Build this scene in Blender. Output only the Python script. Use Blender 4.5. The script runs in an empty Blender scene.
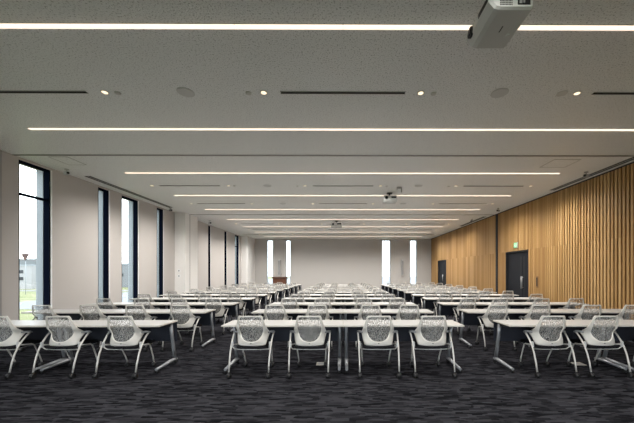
import bpy, bmesh, math, random
from mathutils import Vector, Matrix
random.seed(7)
C = bpy.context.scene
COL = C.collection
R = math.radians

# ------------------------------------------------------------------ camera
cd = bpy.data.cameras.new('camera'); cam = bpy.data.objects.new('camera', cd); COL.objects.link(cam)
cd.sensor_width = 36; cd.lens = 17.0
cd.shift_x = -0.0429; cd.shift_y = 0.0962
cd.clip_end = 600
cam.location = (0, 0, 1.5); cam.rotation_euler = (R(90), 0, R(-0.23))
C.camera = cam

# ------------------------------------------------------------------ world, lights, exposure
C.view_settings.view_transform = 'Standard'; C.view_settings.look = 'None'
C.view_settings.gamma = 1; C.view_settings.use_curve_mapping = False
C.view_settings.exposure = 0.12
C.cycles.use_denoising = True
C.cycles.max_bounces = 10; C.cycles.diffuse_bounces = 6; C.cycles.transparent_max_bounces = 24
C.cycles.sample_clamp_indirect = 6
C.cycles.caustics_reflective = False; C.cycles.caustics_refractive = False
W = bpy.data.worlds.new('overcast_sky'); C.world = W; W.use_nodes = True
bg = W.node_tree.nodes['Background']
bg.inputs[0].default_value = (0.91, 0.95, 1.0, 1); bg.inputs[1].default_value = 5.5
STRIP_E = 1.25      # ceiling light strips
DOWN_W = 370.0       # watts of each downlight spot
CEIL = 4.23
XL, XR, YB, YF = -7.65, 7.17, 24.4, -3.5
H0, V0, F = 343.0, 272.5, 299.4

# ------------------------------------------------------------------ materials
def mat(name, col, rough=0.6, metal=0.0, spec=0.4):
    m = bpy.data.materials.new(name); m.use_nodes = True
    b = m.node_tree.nodes['Principled BSDF']
    b.inputs['Base Color'].default_value = (*col, 1)
    b.inputs['Roughness'].default_value = rough
    b.inputs['Metallic'].default_value = metal
    b.inputs['Specular IOR Level'].default_value = spec
    return m
def N(m, t): return m.node_tree.nodes.new(t)
def L(m, a, b): m.node_tree.links.new(a, b)
def coords(m, scale=(1,1,1), kind='Object'):
    tc = N(m, 'ShaderNodeTexCoord'); mp = N(m, 'ShaderNodeMapping')
    mp.inputs['Scale'].default_value = scale
    L(m, tc.outputs[kind], mp.inputs['Vector']); return mp.outputs['Vector']
def noise(m, vec, scale, detail=2, rough=0.5):
    n = N(m, 'ShaderNodeTexNoise'); n.inputs['Scale'].default_value = scale
    n.inputs['Detail'].default_value = detail; n.inputs['Roughness'].default_value = rough
    L(m, vec, n.inputs['Vector']); return n.outputs['Fac']
def ramp(m, fac, stops):
    r = N(m, 'ShaderNodeValToRGB'); e = r.color_ramp.elements
    while len(e) < len(stops): e.new(0.5)
    for el, (p, c) in zip(e, stops): el.position = p; el.color = (*c, 1)
    L(m, fac, r.inputs['Fac']); return r.outputs['Color']
def bump(m, fac, strength, dist=0.01):
    b = N(m, 'ShaderNodeBump'); b.inputs['Strength'].default_value = strength; b.inputs['Distance'].default_value = dist
    L(m, fac, b.inputs['Height']); L(m, b.outputs['Normal'], m.node_tree.nodes['Principled BSDF'].inputs['Normal'])
def setcol(m, out): L(m, out, m.node_tree.nodes['Principled BSDF'].inputs['Base Color'])
def emis(name, col, s):
    m = mat(name, col); b = m.node_tree.nodes['Principled BSDF']
    b.inputs['Emission Color'].default_value = (*col, 1); b.inputs['Emission Strength'].default_value = s
    return m

M = {}
# carpet: charcoal planks with stretched dashes
m = M['carpet'] = mat('carpet', (.03,.03,.035), 1.0, spec=.0)
vo = N(m, 'ShaderNodeTexVoronoi'); vo.distance = 'CHEBYCHEV'; vo.inputs['Scale'].default_value = 1; vo.inputs['Randomness'].default_value = .85
L(m, coords(m, (7, 30, 1)), vo.inputs['Vector']); sx = N(m, 'ShaderNodeSeparateColor'); L(m, vo.outputs['Color'], sx.inputs[0])
n3 = noise(m, coords(m, (3.0, 9, 1)), 1.0, 2, .5)
m0 = N(m, 'ShaderNodeMath'); m0.operation = 'MULTIPLY_ADD'; L(m, n3, m0.inputs[0]); m0.inputs[1].default_value = .8; L(m, sx.outputs[0], m0.inputs[2])
v2 = coords(m, (70, 150, 1)); n2 = noise(m, v2, 1.0, 2, .6)
mx = N(m, 'ShaderNodeMath'); mx.operation = 'MULTIPLY_ADD'; L(m, n2, mx.inputs[0]); mx.inputs[1].default_value = .5; L(m, m0.outputs[0], mx.inputs[2])
md = N(m, 'ShaderNodeMath'); md.operation = 'MULTIPLY'; L(m, mx.outputs[0], md.inputs[0]); md.inputs[1].default_value = .55
setcol(m, ramp(m, md.outputs[0], [(.33,(.0075,.0075,.009)),(.52,(.0155,.0155,.018)),(.66,(.024,.024,.028)),(.85,(.038,.038,.044))]))
bump(m, mx.outputs[0], .5, .006)
# ceiling: fissured mineral-wool board
m = M['ceiling'] = mat('ceiling_board', (.68,.67,.65), .38, spec=.6)
v = coords(m, (1,1,1)); n1 = noise(m, v, 52, 3, .7)
setcol(m, ramp(m, n1, [(.35,(.28,.29,.305)),(.43,(.76,.785,.81)),(.7,(.86,.88,.90))]))
bump(m, n1, .5, .01)
bb = m.node_tree.nodes['Principled BSDF']; bb.inputs['Sheen Weight'].default_value = 1.0; bb.inputs['Sheen Roughness'].default_value = .35
# left and end wall: pale textile wallcovering
def plaster(name, c, sc=60):
    m = mat(name, c, .85, spec=.2)
    n = noise(m, coords(m), sc, 3); setcol(m, ramp(m, n, [(.3, tuple(x*.95 for x in c)), (.7, tuple(min(1,x*1.04) for x in c))])); return m
M['wall'] = plaster('wallcovering', (.53,.50,.48))
M['wall_back'] = plaster('end_wallcovering', (.53,.51,.49))
M['pier'] = plaster('pier_paint', (.84,.82,.80))
# wood battens: tone per batten
m = M['wood'] = mat('oak_battens', (.45,.28,.13), .5, spec=.35)
tc = N(m,'ShaderNodeTexCoord'); sp = N(m,'ShaderNodeSeparateXYZ'); L(m, tc.outputs['Object'], sp.inputs[0])
dv = N(m,'ShaderNodeMath'); dv.operation='DIVIDE'; L(m, sp.outputs['Y'], dv.inputs[0]); dv.inputs[1].default_value=.11
fl = N(m,'ShaderNodeMath'); fl.operation='FLOOR'; L(m, dv.outputs[0], fl.inputs[0])
gt = N(m,'ShaderNodeMath'); gt.operation='GREATER_THAN'; L(m, sp.outputs['Z'], gt.inputs[0]); gt.inputs[1].default_value=2.40
ad = N(m,'ShaderNodeMath'); ad.operation='MULTIPLY_ADD'; L(m, gt.outputs[0], ad.inputs[0]); ad.inputs[1].default_value=517.0; L(m, fl.outputs[0], ad.inputs[2])
wn = N(m,'ShaderNodeTexWhiteNoise'); wn.noise_dimensions='1D'; L(m, ad.outputs[0], wn.inputs['W'])
mp = N(m,'ShaderNodeMapping'); mp.inputs['Scale'].default_value=(60,60,2.0); L(m, tc.outputs['Object'], mp.inputs['Vector'])
gr = noise(m, mp.outputs['Vector'], 1.0, 3, .6)
lf = N(m,'ShaderNodeMapping'); lf.inputs['Scale'].default_value=(0.01,1.1,.01); L(m, tc.outputs['Object'], lf.inputs['Vector'])
nl = noise(m, lf.outputs['Vector'], 1.0, 2, .5)
a1 = N(m,'ShaderNodeMath'); a1.operation='MULTIPLY_ADD'; L(m, gr, a1.inputs[0]); a1.inputs[1].default_value=.5; L(m, wn.outputs['Value'], a1.inputs[2])
a2 = N(m,'ShaderNodeMath'); a2.operation='MULTIPLY_ADD'; L(m, nl, a2.inputs[0]); a2.inputs[1].default_value=.5; L(m, a1.outputs[0], a2.inputs[2])
a3 = N(m,'ShaderNodeMath'); a3.operation='MULTIPLY'; L(m, a2.outputs[0], a3.inputs[0]); a3.inputs[1].default_value=.5
setcol(m, ramp(m, a3.outputs[0], [(.22,(.34,.185,.064)),(.5,(.45,.265,.102)),(.8,(.55,.345,.152))]))
M['wood_back'] = mat('oak_backing', (.10,.055,.025), .7)
M['pull'] = mat('brown_pull', (.22,.12,.05), .5)
m = M['lectern'] = mat('walnut', (.17,.07,.035), .45)
setcol(m, ramp(m, noise(m, coords(m,(3,3,40)), 2, 3), [(.3,(.075,.027,.014)),(.7,(.12,.046,.024))]))
M['navy'] = mat('dark_window_frame', (.005,.007,.015), .9, spec=.0)
M['white_trim'] = mat('white_trim', (.88,.89,.9), .5)
M['alu'] = mat('pale_aluminium', (.28,.31,.34), .55, .2)
M['rail'] = mat('track_metal', (.36,.35,.35), .4, .5)
M['black'] = mat('black_paint', (.012,.012,.014), .6)
M['door'] = mat('charcoal_door', (.013,.014,.018), .6, spec=.2)
M['steel'] = mat('satin_steel', (.55,.55,.56), .3, .9)
M['tabletop'] = mat('white_laminate', (.45,.44,.425), .38, spec=.5)
M['table_edge'] = mat('laminate_edge', (.62,.58,.52), .5)
M['modesty'] = mat('navy_black_panel', (.018,.021,.032), .7)
M['tleg'] = mat('silver_table_leg', (.33,.34,.36), .42, .6)
m = M['seatfab'] = mat('black_seat_fabric', (.014,.014,.016), .95, spec=.1)
bump(m, noise(m, coords(m), 250, 2), .3, .003)
M['shell'] = mat('pale_grey_plastic', (.70,.67,.62), .42, spec=.5)
M['cleg'] = mat('light_silver_tube', (.62,.60,.57), .38, .25)
M['rubber'] = mat('black_rubber', (.012,.012,.013), .5)
# net of the chair back: open weave
m = M['net'] = mat('grey_net', (.46,.45,.43), .7, spec=.2)
nv = noise(m, coords(m, (110, 30, 42)), 1.0, 1, .5)
rr = ramp(m, nv, [(.36,(.27,.27,.27)),(.64,(.60,.60,.60))])
L(m, rr, m.node_tree.nodes['Principled BSDF'].inputs['Alpha'])
M['plastic_white'] = mat('white_plastic', (.55,.56,.56), .4)
M['plastic_pale'] = mat('pale_plastic', (.60,.60,.60), .5)
M['plastic_grey'] = mat('grey_plastic', (.30,.30,.30), .5)
M['speaker'] = mat('speaker_grille', (.60,.61,.62), .6)
M['slot'] = mat('dark_slot', (.025,.025,.025), .8, spec=.1)
M['panel_line'] = mat('hatch_rim', (.36,.36,.35), .8)
M['strip'] = emis('warm_strip_diffuser', (1.0,.82,.66), STRIP_E)
M['lamp'] = emis('warm_lamp', (1.0,.80,.56), 1.35)
M['exit'] = emis('exit_green', (.10,.50,.20), .35)
M['exit_white'] = emis('exit_white', (.8,.9,.82), .35)
M['grass'] = mat('grass', (.2,.3,.1), .95)
m = M['grass']; setcol(m, ramp(m, noise(m, coords(m), .25, 4), [(.35,(.09,.115,.035)),(.55,(.15,.16,.07)),(.7,(.22,.21,.13))]))
M['road'] = mat('pale_road', (.16,.17,.18), .9)
M['facade'] = mat('white_facade', (.30,.305,.31), .8)
M['facade_grey'] = mat('grey_facade', (.15,.165,.18), .8)
M['winglass'] = mat('dark_building_glass', (.015,.02,.025), .2)
M['sign_red'] = mat('dull_red_sign', (.05,.025,.025), .6)
m = M['glass'] = bpy.data.materials.new('window_glass'); m.use_nodes = True
nt = m.node_tree; nt.nodes.clear()
o_ = nt.nodes.new('ShaderNodeOutputMaterial'); mixs = nt.nodes.new('ShaderNodeMixShader'); tr = nt.nodes.new('ShaderNodeBsdfTransparent'); gl = nt.nodes.new('ShaderNodeBsdfGlossy')
gl.inputs['Roughness'].default_value = .02; tr.inputs['Color'].default_value = (.95,.97,.97,1); mixs.inputs[0].default_value = .07
nt.links.new(tr.outputs[0], mixs.inputs[1]); nt.links.new(gl.outputs[0], mixs.inputs[2]); nt.links.new(mixs.outputs[0], o_.inputs[0])

# ------------------------------------------------------------------ mesh helpers
class MB:
    def __init__(s): s.b = bmesh.new(); s.mats = []; s.cur = 0
    def use(s, m):
        if m not in s.mats: s.mats.append(m)
        s.cur = s.mats.index(m); return s
    def _fin(s, n0):
        for f in s.b.faces:
            if f not in n0: f.material_index = s.cur
    def box(s, x0, x1, y0, y1, z0, z1, bev=0):
        n0 = set(s.b.faces)
        r = bmesh.ops.create_cube(s.b, size=1)
        for v in r['verts']:
            v.co = Vector(((x0+x1)/2 + v.co.x*(x1-x0), (y0+y1)/2 + v.co.y*(y1-y0), (z0+z1)/2 + v.co.z*(z1-z0)))
        if bev:
            es = list({e for v in r['verts'] for e in v.link_edges})
            bmesh.ops.bevel(s.b, geom=es, offset=bev, segments=2, affect='EDGES', profile=.5)
        s._fin(n0); return s
    def tube(s, pts, r, n=10, caps=True, flat=1.0):
        """tube through points, r scalar or list; flat squashes the section vertically"""
        n0 = set(s.b.faces); pts = [Vector(p) for p in pts]
        rs = r if isinstance(r, (list, tuple)) else [r]*len(pts)
        rings = []
        for i, p in enumerate(pts):
            t = (pts[min(i+1, len(pts)-1)] - pts[max(i-1, 0)]).normalized()
            a = t.cross(Vector((0,0,1)));
            if a.length < .05: a = t.cross(Vector((0,1,0)))
            a.normalize(); b = a.cross(t).normalized()
            rings.append([s.b.verts.new(p + (a*math.cos(q) + b*math.sin(q)*flat)*rs[i]) for q in (2*math.pi*k/n for k in range(n))])
        for i in range(len(rings)-1):
            for k in range(n):
                f = s.b.faces.new((rings[i][k], rings[i][(k+1)%n], rings[i+1][(k+1)%n], rings[i+1][k])); f.smooth = True
        if caps:
            s.b.faces.new(rings[0][::-1]); s.b.faces.new(rings[-1])
        s._fin(n0); return s
    def cyl(s, p0, p1, r, n=16): return s.tube([p0, p1], r, n)
    def poly(s, pts, off):
        """prism: polygon pts extruded by vector off"""
        n0 = set(s.b.faces); off = Vector(off)
        a = [s.b.verts.new(Vector(p)) for p in pts]; b = [s.b.verts.new(Vector(p)+off) for p in pts]
        s.b.faces.new(a[::-1]); s.b.faces.new(b)
        for k in range(len(a)): s.b.faces.new((a[k], a[(k+1)%len(a)], b[(k+1)%len(a)], b[k]))
        s._fin(n0); return s
    def build(s, name, m=None, parent=None):
        bmesh.ops.recalc_face_normals(s.b, faces=s.b.faces[:])
        me = bpy.data.meshes.new(name); s.b.to_mesh(me); s.b.free()
        for x in (s.mats or [m]): me.materials.append(x)
        o = bpy.data.objects.new(name, me); COL.objects.link(o)
        if parent: o.parent = parent
        return o
def tag(o, label=None, cat=None, group=None, kind=None):
    if label: o['label'] = label
    if cat: o['category'] = cat
    if group: o['group'] = group
    if kind: o['kind'] = kind
    return o
def empty(name, loc=(0,0,0), rz=0):
    o = bpy.data.objects.new(name, None); COL.objects.link(o); o.location = loc; o.rotation_euler = (0,0,rz)
    o.empty_display_size = .1; return o
def copy_tree(o, parent=None):
    c = o.copy(); COL.objects.link(c)
    if parent: c.parent = parent
    for ch in o.children: copy_tree(ch, c)
    return c
def struct(o): o['kind'] = 'structure'; return o

# ------------------------------------------------------------------ room shell
f = MB().use(M['carpet']).box(XL-.5, XR+.4, YF-.2, YB+.5, -.2, 0)
struct(f.build('floor'))
f = MB().use(M['ceiling']).box(XL-.5, XR+.4, YF-.2, YB+.5, CEIL, CEIL+.2)
struct(f.build('ceiling'))

def wall_with_gaps(mb, lo, hi, gaps, z0, z1, place):
    """place(a0,a1,z0,z1) adds one block; gaps = [(a0,a1)] full openings between z0 and z1"""
    a = lo
    for g0, g1 in gaps:
        place(a, g0, 0, CEIL)
        if z0 > 0: place(g0, g1, 0, z0)
        place(g0, g1, z1, CEIL)
        a = g1
    place(a, hi, 0, CEIL)

# wall behind the viewpoint: unseen tall windows added to light camera-facing surfaces
ADDED_WIN = [(-6.8,-4.8),(-4.0,-2.0),(-1.2,.8),(1.6,3.6),(4.4,6.4)]
wb = MB().use(M['wall'])
wall_with_gaps(wb, XL-.35, XR+.4, ADDED_WIN, .1, 4.1, lambda a,b,c,d: wb.box(a, b, YF-.3, YF, c, d))
struct(wb.build('wall_front'))

# left wall with window slits
LW = [(0.2,.95),(2.4,2.8),(4.6,5.35),(7.09,7.86),(9.38,9.81),(10.38,11.2),(12.33,12.77),(17.02,17.30),(19.35,19.70),(21.22,21.98)]
wb = MB().use(M['wall'])
wall_with_gaps(wb, YF, YB+.5, LW, 0, 4.17, lambda a,b,c,d: wb.box(XL-.35, XL, a, b, c, d))
struct(wb.build('wall_left'))
wn = 0
for a, b in ADDED_WIN:  # added windows, out of view, letting in fill daylight
    wn += 1
    w = struct(empty('window_%d' % wn, ((a+b)/2, YF, 0))); h = (b-a)/2
    fr = MB().use(M['navy']).box(-h,-h+.03,-.2,-.02,.1,4.1).box(h-.03,h,-.2,-.02,.1,4.1).box(-h+.03,h-.03,-.2,-.02,4.07,4.1).box(-h+.03,h-.03,-.2,-.02,.1,.13)
    fr.build('window_frame', None, w)
    MB().use(M['glass']).box(-h+.03,h-.03,-.12,-.11,.13,4.07).build('glass_pane', None, w)
def window_left(a, b, transom):
    global wn; wn += 1
    w = struct(empty('window_%d' % wn, (XL, (a+b)/2, 0)))
    h = (b-a)/2; t = .03
    fr = MB().use(M['navy'])
    fr.box(-.15, -.008, -h, -h+t, 0, 4.17).box(-.15, -.008, h-t, h, 0, 4.17)
    fr.box(-.15, -.008, -h+t, h-t, 4.13, 4.17).box(-.15, -.008, -h+t, h-t, 0, .04)
    if transom: fr.box(-.15, -.06, -h+t, h-t, 3.36, 3.41).box(-.13, -.02, h-.07, h-t, 3.35, 3.42)
    fr.build('window_frame', None, w)
    MB().use(M['glass']).box(-.165, -.155, -h, h, .04, 4.13).build('glass_pane', None, w)
    fi = MB().use(M['alu']).box(-.35, -.17, h-.025, h, 0, 4.17).box(-.35,-.17,-h,-h+.025,0,4.17)
    fi.build('outer_fin', None, w)
    tr_ = MB().use(M['white_trim']).box(0, .014, h, h+.035, 0, 4.17)
    tr_.build('edge_trim', None, w)
for i, (a, b) in enumerate(LW): window_left(a, b, i in (0, 2, 3, 9))

# piers on the left wall (partition pockets)
for k, (y0, y1) in enumerate([(13.63, 14.8), (22.5, 24.4)]):
    p = MB().use(M['pier']).box(XL, -7.17, y0, y1, 0, CEIL, .006)
    if k == 0: p.use(M['rail']).box(-7.172, -7.162, y0+.40, y0+.43, 0, CEIL)
    struct(p.build('wall_pier'))

# end wall with four slits
BW = [(-6.20,-5.70),(-4.66,-4.28),(3.18,3.87),(5.47,6.02)]
wb = MB().use(M['wall_back'])
wall_with_gaps(wb, XL-.35, XR+.4, BW, .12, 4.15, lambda a,b,c,d: wb.box(a, b, YB, YB+.35, c, d))
struct(wb.build('wall_back'))
for a, b in BW:
    wn += 1
    w = struct(empty('window_%d' % wn, ((a+b)/2, YB, 0))); h = (b-a)/2
    fr = MB().use(M['alu'])
    fr.box(-h, -h+.03, .01, .28, .12, 4.15).box(h-.03, h, .01, .28, .12, 4.15).box(-h+.03, h-.03, .2, .28, 4.1, 4.15).box(-h+.03, h-.03, .2, .28, .12, .18)
    fr.build('window_frame', None, w)
    MB().use(M['glass']).box(-h+.03, h-.03, .24, .25, .18, 4.1).build('glass_pane', None, w)

# right wall: batten cladding on dark backing, two door openings, one partition slot
D1 = (11.54, 13.17); D2 = (20.8, 22.6); DH = 2.38
wb = MB().use(M['wood_back'])
a = YF
for d0, d1 in (D1, D2):
    wb.box(XR+.03, XR+.25, a, d0, 0, CEIL).box(XR+.03, XR+.25, d0, d1, DH, CEIL); a = d1
wb.box(XR+.03, XR+.25, a, YB+.5, 0, CEIL)
wb.use(M['wood'])
P = .11; k = int(YF/P)
while (k+1)*P < YB:
    y = k*P
    for (a0, a1, dep) in ((.000,.064,.030),):
        a0 += y; a1 += y; yc = (a0+a1)/2
        if 13.86 < yc < 14.07: continue
        for z0, z1 in ((.02, 2.399), (2.401, 4.20)):
            if z0 < 1 and (D1[0]-.03 < yc < D1[1]+.03 or D2[0]-.03 < yc < D2[1]+.03): continue
            wb.box(XR+.03-dep, XR+.03, a0, a1, z0, z1)
    k += 1
wb.box(XR-.004, XR+.03, D1[0]-.03, D1[0], 0, DH+.02).box(XR-.004, XR+.03, D1[1], D1[1]+.03, 0, DH+.02)
wb.use(M['black']).box(XR+.0, XR+.031, 13.89, 14.04, 0, CEIL-.03)
wb.use(M['black']).box(XR-.02, XR+.03, YF, YB, CEIL-.03, CEIL)
struct(wb.build('wall_right'))
def door(n, d0, d1, split):
    d = struct(empty('door_%d' % n, (XR, (d0+d1)/2, 0)))
    c = (d0+d1)/2
    fr = MB().use(M['black']).box(.0, .2, d0-c, d0-c+.03, 0, DH).box(.0, .2, d1-c-.03, d1-c, 0, DH).box(.0, .2, d0-c+.03, d1-c-.03, DH-.03, DH)
    fr.build('door_frame', None, d)
    s = split-c
    for (y0, y1, hs) in ((d0-c+.035, s-.004, -1), (s+.004, d1-c-.035, 1)):
        lf = MB().use(M['door']).box(.08, .12, y0, y1, .01, DH-.035, .003).build('door_leaf', None, d)
        ys = s + hs*.10
        pn = MB().use(M['black']).box(.074, .082, ys-.045, ys+.045, .55, 2.15).build('vision_panel', None, lf)
        ys = s + hs*.035
        hd = MB().use(M['plastic_grey']).cyl((.03, ys, .85), (.03, ys, 1.35), .014).cyl((.03, ys, .9), (.08, ys, .9), .009).cyl((.03, ys, 1.3), (.08, ys, 1.3), .009)
        hd.build('door_handle', None, lf)
door(1, *D1, 12.05)
door(2, *D2, 21.6)
# dark skirting
struct(MB().use(M['black']).box(XL, XL+.012, YF, 0.2, 0, .06).build('baseboard_left'))
struct(MB().use(M['plastic_grey']).box(-7.17, XR, YB-.012, YB, 0, .08).build('baseboard_back'))

# ------------------------------------------------------------------ ceiling: partition tracks, trims
for i, y in enumerate((6.98, 14.12, 21.4)):
    t = MB().use(M['rail']).box(-7.17 if i else XL, XR-.05, y-.03, y-.01, CEIL-.012, CEIL).box(-7.17 if i else XL, XR-.05, y+.01, y+.03, CEIL-.012, CEIL)
    t.use(M['slot']).box(-7.17 if i else XL, XR-.05, y-.01, y+.01, CEIL-.004, CEIL)
    struct(t.build('trim_%d' % (i+1)))
t = MB().use(M['rail']).box(XL, XL+.03, 6.66, 6.72, 0, CEIL-.012)
struct(t.build('trim_4'))

ORD = ['nearest','second nearest','third nearest','fourth nearest','fifth nearest','sixth nearest','seventh nearest','eighth nearest','ninth nearest','tenth nearest','farthest']
# light strips
SY = [3.32, 5.70, 8.21, 10.6, 12.96, 15.38, 17.8, 20.2, 22.6]
strip = empty('light_strip', (0, SY[0], CEIL-.001))
hb = MB().use(M['plastic_white']).box(-5.965, 5.965, -.034, -.028, -.004, 0).box(-5.965, 5.965, .028, .034, -.004, 0).box(-5.965, -5.955, -.028, .028, -.010, 0).box(5.955, 5.965, -.028, .028, -.010, 0)
hb.box(-5.955, 5.955, -.028, .028, -.003, 0)
hb.build('housing', None, strip)
for j in range(10):
    x0 = -5.95 + j*1.19
    MB().use(M['strip']).box(x0+.004, x0+1.186, -.026, .026, -.015, -.003).build('diffuser', None, strip)
for i, y in enumerate(SY + [0.9]):  # the last strip is out of view, added for its light
    s = strip if i == 0 else copy_tree(strip)
    s.location.y = y
    if i < 9:
        o1 = ['running behind the large projector','second from the top of the photo','third from the top of the photo','fourth from the top of the photo','fifth from the top of the photo','sixth from the top of the photo','seventh from the top of the photo','eighth from the top of the photo','closest to the far end wall'][i]
        tag(s, 'long warm white ceiling light strip, ' + o1, 'ceiling light', 'light strips across the ceiling')
    else:
        tag(s, 'long warm white ceiling light strip, unseen, added overhead for light', 'ceiling light', 'unseen light strips added overhead')

# fixtures in rows: downlights, linear slots, speakers, detectors
ROWS = [4.54, 9.43, 11.85, 16.8, 19.1, 21.5]
RN = ['nearest','second nearest','third nearest','fourth nearest','fifth nearest','farthest']
dl = empty('downlight', (0,0,0))
mb = MB().use(M['plastic_white']); mb.cyl((0,0,-.008),(0,0,0),.055,20); mb.build('trim_ring', None, dl)
mb = MB().use(M['lamp']); mb.cyl((0,0,-.011),(0,0,-.008),.040,20); mb.build('lamp', None, dl)
ld = bpy.data.lights.new('downlight_lamp', 'SPOT'); ld.energy = DOWN_W; ld.color = (1,.96,.90); ld.spot_size = R(158); ld.spot_blend = 1.0; ld.shadow_soft_size = .04
lo = bpy.data.objects.new('beam', ld); COL.objects.link(lo); lo.parent = dl; lo.location = (0,0,-.03)
slot = MB().use(M['slot']).box(-.94,.94,-.022,.022,-.006,0).use(M['plastic_grey']).box(-.95,.95,-.028,-.022,-.009,0).box(-.95,.95,.022,.028,-.009,0)
slot = slot.build('linear_diffuser'); 
spk = empty('ceiling_speaker', (0,0,0))
MB().use(M['plastic_white']).cyl((0,0,-.006),(0,0,0),.125,28).build('rim', None, spk)
MB().use(M['speaker']).cyl((0,0,-.010),(0,0,-.006),.112,28).build('grille', None, spk)
det = MB().use(M['plastic_pale']).tube([(0,0,0),(0,0,-.012),(0,0,-.022)], [.045,.042,.02], 14).build('smoke_detector')
plate = MB().use(M['plastic_pale']).cyl((0,0,-.006),(0,0,0),.075,20).build('blank_cover')
ld_dim = ld.copy(); ld_dim.energy = DOWN_W*.5      # the two rows nearest the viewpoint are dimmed
first = {}
def put(proto, x, y, label, cat, group, z=CEIL, rz=0):
    if proto.name not in first: first[proto.name] = 1; o = proto
    else: o = copy_tree(proto)
    o.location = (x, y, z); o.rotation_euler = (0,0,rz)
    return tag(o, label, cat, group)
SIDE6 = ['leftmost','second from the left','third from the left','third from the right','second from the right','rightmost']
SIDE = ['leftmost','second from the left','second from the right','rightmost']
for r, y in enumerate(ROWS):
    for j, x in enumerate((-6.0,-3.6,-1.2,1.18,3.56,5.93)):
        if r == 0 and j in (0, 5): continue
        put(dl, x, y, 'small round warm downlight, %s in the %s row of downlights' % ((SIDE[j-1] if r == 0 else SIDE6[j]), RN[r]), 'downlight', 'downlights in the ceiling')
    if r == 5: continue
    for nm, x in (('left-hand',-4.82),('middle',0),('right-hand',4.75)):
        put(slot, x, y, 'thin dark ceiling air slot, %s one in the %s downlight row' % (nm, RN[r]), 'air vent', 'dark air slots in the ceiling')
    if r not in (3, 5):
        for nm, x in (('left',-2.38),('right',2.38)):
            put(spk, x, y, 'round pale ceiling speaker, %s one in the %s downlight row' % (nm, RN[r]), 'speaker', 'round ceiling speakers')
    if r < 2:
        for j, x in enumerate((-3.42,-1.44,1.38) if r == 0 else (-3.42,-1.44,1.38,3.34)):
            put(det, x, y+.02, 'tiny grey ceiling detector, %s in the %s downlight row' % (['leftmost','second from the left','third from the left','rightmost'][j], RN[r]), 'detector', 'small ceiling detectors')
put(plate, 3.34, 4.55, 'flat round grey cover plate beside the rightmost nearest downlight', 'cover plate', None)

for j, x in enumerate((-3.6,-1.2,1.18,3.56)):  # extra row out of view, added to brighten the room
    put(dl, x, 2.1, 'small round warm unseen downlight added overhead to brighten the room, %s' % SIDE[j], 'downlight', 'downlights in the ceiling')

for o in [o for o in COL.objects if o.name.startswith('downlight') and o.type == 'EMPTY' and o.location.y < 5]:
    for c in o.children:
        if c.type == 'LIGHT': c.data = ld_dim

# long air diffusers along the walls
def long_diffuser(x, y0, y1, label):
    o = empty('long_diffuser', (x, (y0+y1)/2, CEIL-.001)); h = (y1-y0)/2
    MB().use(M['slot']).box(-.085, -.012, -h, h, -.006, 0).box(.012, .085, -h, h, -.006, 0).build('dark_slot', None, o)
    MB().use(M['plastic_white']).box(-.095, -.085, -h, h, -.012, 0).box(-.012, .012, -h, h, -.010, 0).box(.085, .095, -h, h, -.012, 0).build('rim', None, o)
    tag(o, label, 'air vent', 'long air diffusers beside the walls')
long_diffuser(-7.22, 8.5, 12.6, 'long dark ceiling air diffuser beside the tall windows on the left')
long_diffuser(6.92, 7.0, 9.9, 'long dark ceiling air diffuser above the near wooden wall, top right')
long_diffuser(6.92, 14.6, 17.6, 'long dark ceiling air diffuser above the wooden wall beyond the dark slot')
def hatch(x0, x1, y0, y1, label):
    o = empty('ceiling_hatch', ((x0+x1)/2, (y0+y1)/2, CEIL)); a, b = (x1-x0)/2, (y1-y0)/2
    MB().use(M['panel_line']).box(-a,a,-b,-b+.012,-.005,0).box(-a,a,b-.012,b,-.005,0).box(-a,-a+.012,-b+.012,b-.012,-.005,0).box(a-.012,a,-b+.012,b-.012,-.005,0).build('rim', None, o)
    MB().use(M['ceiling']).box(-a+.012,a-.012,-b+.012,b-.012,-.003,0).build('cover', None, o)
    tag(o, label, 'hatch')
hatch(-6.95, -6.5, 7.08, 7.62, 'square access hatch in the ceiling near the first tall window')
hatch(5.1, 5.75, 7.2, 7.75, 'square access hatch in the ceiling near the wooden wall')

# ------------------------------------------------------------------ small ceiling cameras / spot sensors
def ceiling_camera(x, y, sc, m1, rz, label):
    o = empty('ceiling_camera', (x, y, CEIL), rz); o.scale = (sc,)*3
    MB().use(m1).cyl((0,0,-.02),(0,0,0),.05,16).cyl((0,0,-.07),(0,0,-.02),.012,8).build('mount', None, o)
    b = MB().use(m1).box(-.045,.045,-.075,.075,-.15,-.07,.012).build('body', None, o)
    MB().use(M['black']).cyl((0,-.09,-.11),(0,-.074,-.11),.03,14).build('lens', None, o)
    tag(o, label, 'camera', 'small cameras hanging from the ceiling')
ceiling_camera(-7.3, 7.94, 1.0, M['plastic_white'], R(60), 'small white ceiling camera just right of the first tall window')
ceiling_camera(-7.3, 12.7, .9, M['plastic_grey'], R(60), 'small dark ceiling camera in front of the pale left pier')
ceiling_camera(-6.97, 15.7, 1.3, M['plastic_white'], R(40), 'white ceiling camera just beyond the pale left pier')
ceiling_camera(6.6, 8.1, 1.0, M['plastic_grey'], R(-60), 'small dark ceiling camera nearest, above the wooden wall')
ceiling_camera(6.6, 12.7, .9, M['plastic_grey'], R(-60), 'small dark ceiling camera near the dark slot of the wooden wall')
ceiling_camera(6.6, 15.3, .9, M['plastic_grey'], R(-60), 'small dark ceiling camera farthest along the wooden wall')
o = empty('bracket_camera', (1.8, 9.55, CEIL))
MB().use(M['plastic_grey']).box(-.085,.085,-.03,.03,-.05,0,.008).build('mount', None, o)
MB().use(M['plastic_grey']).box(.05,.085,-.03,.03,-.17,-.05,.006).build('arm', None, o)
MB().use(M['plastic_white']).box(-.085,-.055,-.03,.03,-.10,-.05,.006).build('body', None, o)
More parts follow.
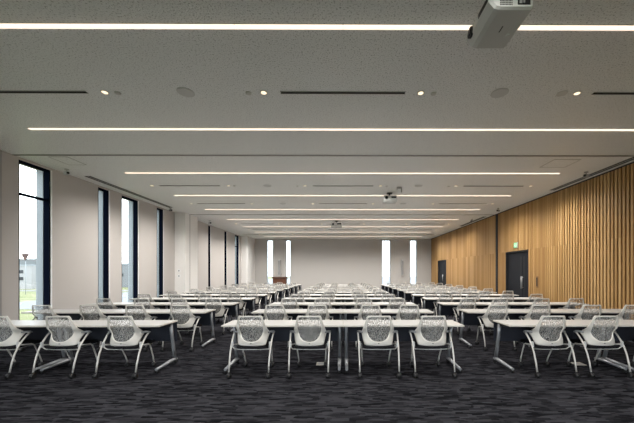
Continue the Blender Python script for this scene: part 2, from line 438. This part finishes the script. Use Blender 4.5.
tag(o, 'small grey L-shaped bracket on the ceiling right of the middle projector', 'ceiling bracket')

# ------------------------------------------------------------------ projectors
def projector(name_loc, rz, label, body, drop, wd=.47, dp=.32, ht=.13, dark=False):
    o = empty('projector', name_loc, rz); z0 = -drop
    b = MB().use(body)
    prof = [(-dp/2+.035,z0),(dp/2-.02,z0),(dp/2,z0+.02),(dp/2,z0+ht-.02),(dp/2-.02,z0+ht),(-dp/2-.035,z0+ht),(-dp/2-.06,z0+ht-.02),(-dp/2-.06,z0+.07),(-dp/2-.01,z0+.012)]
    rings = []
    for xx, ins in ((-wd/2,.022),(-wd/2+.02,0),(wd/2-.02,0),(wd/2,.014)):
        cy, cz = 0, z0+ht/2
        rings.append([b.b.verts.new((xx, cy+(y-cy)*(1-ins*2/dp), cz+(z-cz)*(1-ins*2/ht))) for y, z in prof])
    for a_, b_ in zip(rings, rings[1:]):
        for q in range(9): b.b.faces.new((a_[q], a_[(q+1)%9], b_[(q+1)%9], b_[q]))
    b.b.faces.new(rings[0][::-1]); b.b.faces.new(rings[-1])
    b = b.build('body', None, o)
    # lens on the front (-y) face, towards the +x end
    lx = -wd*.29
    lb = MB().use(M['black'] if True else body).cyl((lx, -dp/2-.072, z0+ht*.62), (lx, -dp/2-.05, z0+ht*.62), .052, 24).build('lens_surround', None, b)
    MB().use(M['winglass']).tube([(lx,-dp/2-.080,z0+ht*.62),(lx,-dp/2-.072,z0+ht*.62)], [.026,.036], 20).build('lens', None, b)
    MB().use(M['black']).box(.03, wd/2-.035, -dp/2-.063, -dp/2-.055, z0+ht*.55, z0+ht*.82).build('front_vent', None, b)
    g = MB().use(M['slot'])
    for i in range(9):
        for q in range(5): g.box(wd/2-.002, wd/2+.002, -dp/2+.035+i*.013, -dp/2+.043+i*.013, z0+.025+q*.018, z0+.036+q*.018)
    g.build('vent_grille', None, b)
    pt = MB().use(M['black']).box(wd/2-.002, wd/2+.003, .02, dp/2-.04, z0+.03, z0+.09)
    pt.use(M['plastic_grey']).box(wd/2+.003, wd/2+.006, .035, .06, z0+.04, z0+.075).box(wd/2+.003, wd/2+.006, .07, .085, z0+.045, z0+.08)
    pt.build('connector_panel', None, b)
    mk = MB().use(M['black']).box(-.02, .055, -.012, -.002, z0-.0015, z0+.002).build('marking', None, b)
    ft = MB().use(M['plastic_white'])
    ft.tube([(-.055,.10,z0+.01),(-.055,.10,z0-.012)],[.024,.02],16); ft.build('foot', None, b)
    br = MB().use(M['black'] if dark else M['plastic_grey']).box(-.10,.10,-.09,.09,z0+ht,z0+ht+.02,.004).cyl((0,0,z0+ht+.02),(0,0,-.02),.03,16).box(-.09,.09,-.09,.09,-.02,0,.004)
    br.build('ceiling_mount', None, o)
    tag(o, label, 'projector', 'white projectors hanging from the ceiling')
# the near one lies along the view: its lens looks left
projector((1.565, 2.965, CEIL), R(-90), 'large white projector hanging nearest, cut by the top of the photo', M['plastic_white'], .33, .51, .35, .16)
projector((1.6, 10.3, CEIL), 0, 'white projector hanging in the middle of the ceiling, right of centre', M['plastic_white'], .34, .46, .34, .21, dark=True)
projector((-.35, 15.9, CEIL), 0, 'small dark-fronted projector hanging farthest, near the ceiling centre', M['plastic_white'], .35, .58, .38, .24, dark=True)

# ------------------------------------------------------------------ wall fittings
# exit sign: running figure in white on green
o = empty('exit_sign', (XR, 12.35, 2.63), R(90)); o.scale = (.8, 1, .85)   # local +y points to -x (into the room)
MB().use(M['plastic_white']).box(-.15,.15,0,.045,-.13,.13,.004).build('housing', None, o)
fc = MB().use(M['exit']).box(-.14,.14,.045,.049,-.12,.12).build('face', None, o)
pc = MB().use(M['exit_white'])
pc.box(-.10,-.045,.049,.051,-.08,.085)
pc.build('doorway', None, fc)
pm = MB().use(M['exit_white'])
pm.poly([(.03+.022*math.cos(t*math.pi/6), .049, .07+.022*math.sin(t*math.pi/6)) for t in range(12)], (0,.003,0))
pm.poly([(.02,.049,.045),(.055,.049,.03),(.06,.049,-.02),(.03,.049,-.02)], (0,.003,0))
pm.poly([(.03,.049,-.02),(.045,.049,-.02),(.0,.049,-.09),(-.015,.049,-.08)], (0,.003,0))
pm.poly([(.045,.049,-.02),(.06,.049,-.02),(.10,.049,-.055),(.095,.049,-.075)], (0,.003,0))
pm.poly([(.055,.049,.03),(.055,.049,.015),(.10,.049,.0),(.10,.049,.012)], (0,.003,0))
pm.build('running_figure', None, fc)
tag(o, 'small green emergency exit sign with running figure above the dark double door', 'exit sign')
o = MB().use(M['pull']).box(XR-.025, XR-.002, 10.95, 11.06, .95, 1.36, .004).use(M['black']).box(XR-.028, XR-.022, 10.975, 11.035, 1.0, 1.31).build('recessed_pull')
tag(o, 'narrow dark upright pull handle on the wooden wall right of the door', 'handle')
# switch plates on the pier
for z, nm in ((1.58,'upper'),(1.34,'lower')):
    o = empty('wall_switch', (-7.45, 13.63, z))
    MB().use(M['white_trim']).box(-.06,.06,-.008,0,-.06,.06,.003).build('plate', None, o)
    MB().use(M['plastic_grey']).box(-.028,.028,-.011,-.008,-.03,.03,.001).build('rocker', None, o)
    tag(o, 'small square %s switch plate on the pale left pier' % nm, 'switch')
# column speakers on the end wall
for x, nm in ((-5.17,'left'),(4.83,'right')):
    o = empty('column_speaker', (x, YB, 1.27))
    MB().use(M['speaker']).box(-.09,.09,-.16,-.04,0,1.25,.01).build('body', None, o)
    MB().use(M['plastic_grey']).box(-.075,.075,-.165,-.158,.05,1.2).build('grille', None, o)
    MB().use(M['plastic_grey']).box(-.04,.04,-.04,0,.3,.42).box(-.04,.04,-.04,0,.85,.97).build('bracket', None, o)
    tag(o, 'tall narrow grey column speaker between the two %s slit windows' % nm, 'speaker', 'column speakers on the end wall')

# ------------------------------------------------------------------ lectern
o = empty('lectern', (-4.75, 22.4, 0))
b = MB().use(M['lectern']).box(-.48,.48,-.05,.0,.06,1.06).box(-.48,-.44,0,.42,.06,1.06).box(.44,.48,0,.42,.06,1.06).box(-.44,.44,0,.40,.60,.63)
b.build('cabinet', None, o)
MB().use(M['lectern']).poly([(-.56,-.08,1.17),(-.56,.45,1.06),(-.56,.45,1.03),(-.56,-.08,1.10)], (1.12,0,0)).build('top', None, o)
MB().use(M['black']).box(-.46,.46,-.03,.40,0,.06).build('plinth', None, o)
MB().use(M['black']).tube([(.1,.1,1.12),(.1,.11,1.28),(.1,.16,1.38)], .008, 8).tube([(.1,.16,1.38),(.1,.2,1.41)], .014, 8).build('microphone', None, o)
tag(o, 'brown wooden lectern at the far end before the left slit windows', 'lectern')

# ------------------------------------------------------------------ floor outlets
for x, y, nm in ((-.35,4.92,'middle'),(3.86,4.9,'right')):
    o = empty('floor_outlet', (x, y, 0))
    MB().use(M['table_edge']).box(-.085,.085,-.08,.08,0,.004).build('plate', None, o)
    MB().use(M['steel']).box(-.06,.06,-.05,.05,.004,.007).build('lid', None, o)
    tag(o, 'small flat brown floor outlet under the nearest row of the %s block' % nm, 'floor outlet', 'floor outlets under the tables')

# ------------------------------------------------------------------ table
def make_table():
    t = empty('folding_table', (0,0,0))         # origin: middle of the near edge, on the floor
    n0 = MB().use(M['tabletop']); n0.box(-.896,.896,.003,.507,.694,.72,.004)
    top = n0.build('table_top', None, t)
    MB().use(M['table_edge']).box(-.898,.898,.0005,.0028,.697,.716).box(-.8985,-.8962,.004,.506,.697,.716).box(.8962,.8985,.004,.506,.697,.716).build('edge_band', None, top)
    MB().use(M['modesty']).box(-.885,.885,.506,.516,.37,.690,.003).build('modesty_panel', None, t)
    MB().use(M['tleg']).tube([(-.84,.40,.655),(.84,.40,.655)], .020, 10).build('stretcher', None, t)
    for s in (-1, 1):
        x = s*.845
        lg = MB().use(M['tleg'])
        lg.tube([(x,.40,.67),(x,.425,.50),(x,.47,.28),(x,.515,.09)], [.027,.026,.026,.028], 12)
        lg.build('leg', None, t)
        ft = MB().use(M['tleg'])
        ft.tube([(x,.57,.068),(x,.50,.082),(x,.30,.074),(x,.02,.062)], [.020,.030,.027,.021], 12, flat=.9)
        ft = ft.build('foot', None, t)
        for y in (.54, .05):
            c = MB().use(M['rubber']).tube([(x-.022,y,.028),(x+.022,y,.028)], .028, 16).cyl((x,y,.03),(x,y,.055),.010,8)
            c.build('caster', None, ft)
        MB().use(M['black']).poly([(x-.008,.08,.694),(x-.008,.47,.694),(x-.008,.44,.64),(x-.008,.36,.635)], (.016,0,0)).build('bracket', None, t)
    return t

# ------------------------------------------------------------------ chair: origin between the rear casters, sitter faces +y
ZT = [(.405,.185,.135,.165),(.44,.204,.125,.178),(.50,.214,.112,.200),(.55,.222,.102,.228),(.585,.230,.096,.256),(.61,.234,.092,.262),
      (.64,.230,.088,.225),(.68,.221,.084,.163),(.72,.210,.080,.138),(.78,.193,.076,.115),(.83,.179,.072,.100),(.868,.170,.070,.090)]
def zlerp(z, i):
    if z <= ZT[0][0]: return ZT[0][i]
    for a, b in zip(ZT, ZT[1:]):
        if z <= b[0]: return a[i] + (b[i]-a[i])*(z-a[0])/(b[0]-a[0])
    return ZT[-1][i]
def shell_y(x, z):
    u = min(1, abs(x)/zlerp(z,1)); return zlerp(z,2) + (zlerp(z,3)-zlerp(z,2))*u**2.3
def outline(pts, n):
    """closed polyline resampled to n points by length"""
    P_ = [Vector(p) for p in pts]; Ls = [0]
    for a, b in zip(P_, P_[1:]+P_[:1]): Ls.append(Ls[-1]+(b-a).length)
    P_.append(P_[0]); out = []
    for k in range(n):
        d = Ls[-1]*k/n
        for i in range(len(Ls)-1):
            if Ls[i+1] >= d:
                out.append(P_[i].lerp(P_[i+1], (d-Ls[i])/max(1e-9, Ls[i+1]-Ls[i]))); break
    return out
def by_angle(pts, c, n):
    """points of the closed outline met by n rays from c"""
    P_ = [Vector(p) for p in pts]; out = []
    for k in range(n):
        a = 2*math.pi*k/n; d = Vector((math.cos(a), math.sin(a))); best = None
        for p, q in zip(P_, P_[1:]+P_[:1]):
            e = q-p; den = d.x*e.y - d.y*e.x
            if abs(den) < 1e-9: continue
            w = p-c; t = (w.x*e.y - w.y*e.x)/den; u = (w.x*d.y - w.y*d.x)/den
            if t > 0 and -1e-6 <= u <= 1+1e-6 and (best is None or t < best): best = t
        out.append(c + d*best)
    return out
def make_chair():
    t = empty('nesting_chair', (0,0,0))
    right = [(0,.430),(.185,.430),(.199,.440)] + [(z[1], z[0]) for z in ZT[2:]][:-1] + [(.172,.866),(.160,.874),(.07,.874)]
    outer = right + [(0,.875)] + [(-x, z) for x, z in right[:0:-1]]
    ri = [(0,.490),(.055,.496),(.10,.517),(.138,.560),(.160,.62),(.170,.68),(.167,.75),(.157,.81),(.149,.845),(.138,.855),(.05,.857)]
    inner = ri + [(0,.857)] + [(-x, z) for x, z in ri[:0:-1]]
    c = Vector((0,.68)); n = 64
    O_, I_ = by_angle(outer, c, n), by_angle(inner, c, n)
    bm = bmesh.new(); rings = []
    for q in (0,.2,.5,.8,1):
        rings.append([bm.verts.new((p.x, shell_y(p.x,p.y), p.y)) for p in (I_[k].lerp(O_[k], q) for k in range(n))])
    for a, b in zip(rings, rings[1:]):
        for k in range(n): bm.faces.new((a[k], a[(k+1)%n], b[(k+1)%n], b[k])).smooth = True
    bmesh.ops.recalc_face_normals(bm, faces=bm.faces[:])
    bmesh.ops.solidify(bm, geom=bm.faces[:], thickness=.014)
    mb = MB(); mb.b.free(); mb.b = bm; mb.mats = [M['shell']]
    back = mb.build('backrest', None, t)
    mb = MB().use(M['net']); rings = []
    for q in (1.03,.75,.5,.25):
        rings.append([mb.b.verts.new((p.x, shell_y(p.x,p.y)-.004, p.y)) for p in (c.lerp(I_[k], q) for k in range(n))])
    for a, b in zip(rings, rings[1:]):
        for k in range(n): mb.b.faces.new((a[k], a[(k+1)%n], b[(k+1)%n], b[k])).smooth = True
    cv = mb.b.verts.new((0, shell_y(0,.68)-.004, .68))
    for k in range(n): mb.b.faces.new((rings[-1][k], rings[-1][(k+1)%n], cv)).smooth = True
    mb.build('net_panel', None, back)
    MB().use(M['black']).box(-.010,.010,.102,.108,.462,.470).build('badge', None, back)
    se = MB().use(M['seatfab']).box(-.212,.212,.115,.56,.385,.428,.020).build('seat', None, t)
    MB().use(M['plastic_grey']).box(-.19,.19,.19,.54,.374,.385,.004).build('seat_pan', None, se)
    fr = MB().use(M['cleg'])
    fr.tube([(-.278,.125,.42),(-.25,.16,.374),(-.1,.165,.365),(.1,.165,.365),(.25,.16,.374),(.278,.125,.42)], .007, 8)
    fr.build('cross_bar', None, t)
    for s in (-1, 1):
        pd = MB().use(M['plastic_grey']).tube([(s*.218,.215,.612),(s*.265,.255,.614),(s*.296,.268,.608),(s*.299,.30,.598)], [.015,.017,.019,.011], 10)
        pd.build('arm_joint', None, t)
        lg = MB().use(M['cleg']).tube([(s*.297,.268,.60),(s*.293,.220,.56),(s*.289,.168,.50),(s*.287,.115,.425),(s*.285,.07,.33),(s*.282,.03,.20),(s*.280,.006,.075)], .0118, 10)
        lg = lg.build('leg', None, t)
        MB().use(M['rubber']).cyl((s*.278-.026,0,.034),(s*.278+.026,0,.034),.034,16).cyl((s*.280,.004,.05),(s*.280,.004,.085),.012,8).build('caster', None, lg)
        lg = MB().use(M['cleg']).tube([(s*.288,.13,.445),(s*.268,.23,.425),(s*.245,.34,.41),(s*.235,.39,.385),(s*.228,.43,.31),(s*.216,.50,.16),(s*.210,.53,.075)], .0105, 10)
        lg = lg.build('leg', None, t)
        MB().use(M['rubber']).cyl((s*.210-.026,.53,.034),(s*.210+.026,.53,.034),.034,16).cyl((s*.210,.53,.05),(s*.210,.53,.085),.012,8).build('caster', None, lg)
        MB().use(M['plastic_white']).box(s*.272-.010,s*.272+.010,.105,.145,.41,.49,.006).build('hinge', None, t)
    return t

TX = {'left': (-5.41,-3.61), 'centre': (-.90,.90), 'right': (3.37,5.17)}
CX = {'left': (-5.80,-4.88,-4.00,-3.15), 'centre': (-1.32,-.48,.53,1.31), 'right': (3.02,3.82,4.83,5.67)}
FIRST = {'left': (None,-5.00,-4.11,-3.22), 'centre': (-1.34,-.49,.52,1.31), 'right': (3.05,3.82,4.86,None)}
NROW = 11; Y0, PITCH = 4.42, 1.47
tproto, cproto = make_table(), make_chair()
tused = cused = False
for r in range(NROW):
    y = Y0 + PITCH*r
    row = ORD[r] + ' row'
    for blk in ('left','centre','right'):
        for j, x in enumerate(TX[blk]):
            o = copy_tree(tproto) if tused else tproto; tused = True
            o.location = (x, y, 0)
            tag(o, 'white-topped folding table with dark front panel, %s one of the %s block, %s' % (['left','right'][j], blk, row), 'table', 'folding tables in rows')
        for j in range(4):
            x = FIRST[blk][j] if r == 0 else CX[blk][j] + random.uniform(-.03,.03)
            if x is None: continue
            o = copy_tree(cproto) if cused else cproto; cused = True
            o.location = (x, y - .17 + (random.uniform(-.02,.0) if r else 0), 0); o.rotation_euler = (0,0,R(random.uniform(-1.5,1.5)) if r else 0)
            pos = ['leftmost','second from left','second from right','rightmost'][j]
            tag(o, 'pale grey net-back chair on casters, %s in the %s block, %s' % (pos, blk, row), 'chair', 'net-back chairs at the tables')

# ------------------------------------------------------------------ outside
ZG = -4.0
g = MB().use(M['grass']).box(-320, 200, -150, 420, ZG-.3, ZG)
struct(g.build('lawn_ground'))
struct(MB().use(M['facade_grey']).box(-60, 190, 45, 400, ZG, ZG+.03).build('paved_yard'))
o = MB().use(M['road']).box(-220, -62, 88, 94, ZG, ZG+.04).build('road'); struct(o)
def building(x0, x1, y0, y1, h, m1, label, wins):
    o = empty('distant_building', ((x0+x1)/2, y0, ZG)); a = (x1-x0)/2
    MB().use(m1).box(-a, a, 0, y1-y0, 0, h).build('walls', None, o)
    MB().use(M['alu']).box(-a-.2, a+.2, -.2, y1-y0+.2, h, h+.35).build('roof', None, o)
    for wx, wz in wins: MB().use(M['winglass']).box(wx-.6, wx+.6, -.06, .02, wz, wz+1.1).build('window', None, o)
    # windows of the side seen from the room
    tag(o, label, 'building')
building(-120, -103.6, 100, 111, 7.8, M['facade'], 'white building with small windows seen through the first tall window', [(-2.5,5.2),(1.2,5.2),(4.9,5.2),(-2.5,2.9),(1.2,2.9),(4.9,2.9)])
building(-103, -88, 112, 126, 6.6, M['facade_grey'], 'low grey building beside the white one seen through the first window', [(-5,3.4),(-2,3.4),(1,3.4),(4,3.4)])
building(-200, -150, 150, 170, 12, M['facade_grey'], 'long grey building far beyond the lawn behind the white building', [(-15,6),(-8,6),(-1,6),(6,6)])
building(-86, -55, 112, 130, 8.5, M['facade_grey'], 'grey building seen through the third tall window', [(-12,4),(-9,4),(-6,4),(-3,4),(2,4)])
o = empty('triangle_sign', (-79.3, 75, ZG))
MB().use(M['sign_red']).poly([(-1.05,0,10.2),(1.05,0,10.2),(0,0,8.4)], (0,.08,0)).build('board', None, o)
MB().use(M['alu']).cyl((0,.14,0),(0,.14,9.9),.05,8).build('post', None, o)
tag(o, 'dull red upside-down triangle sign on a thin post outside the first window', 'sign')
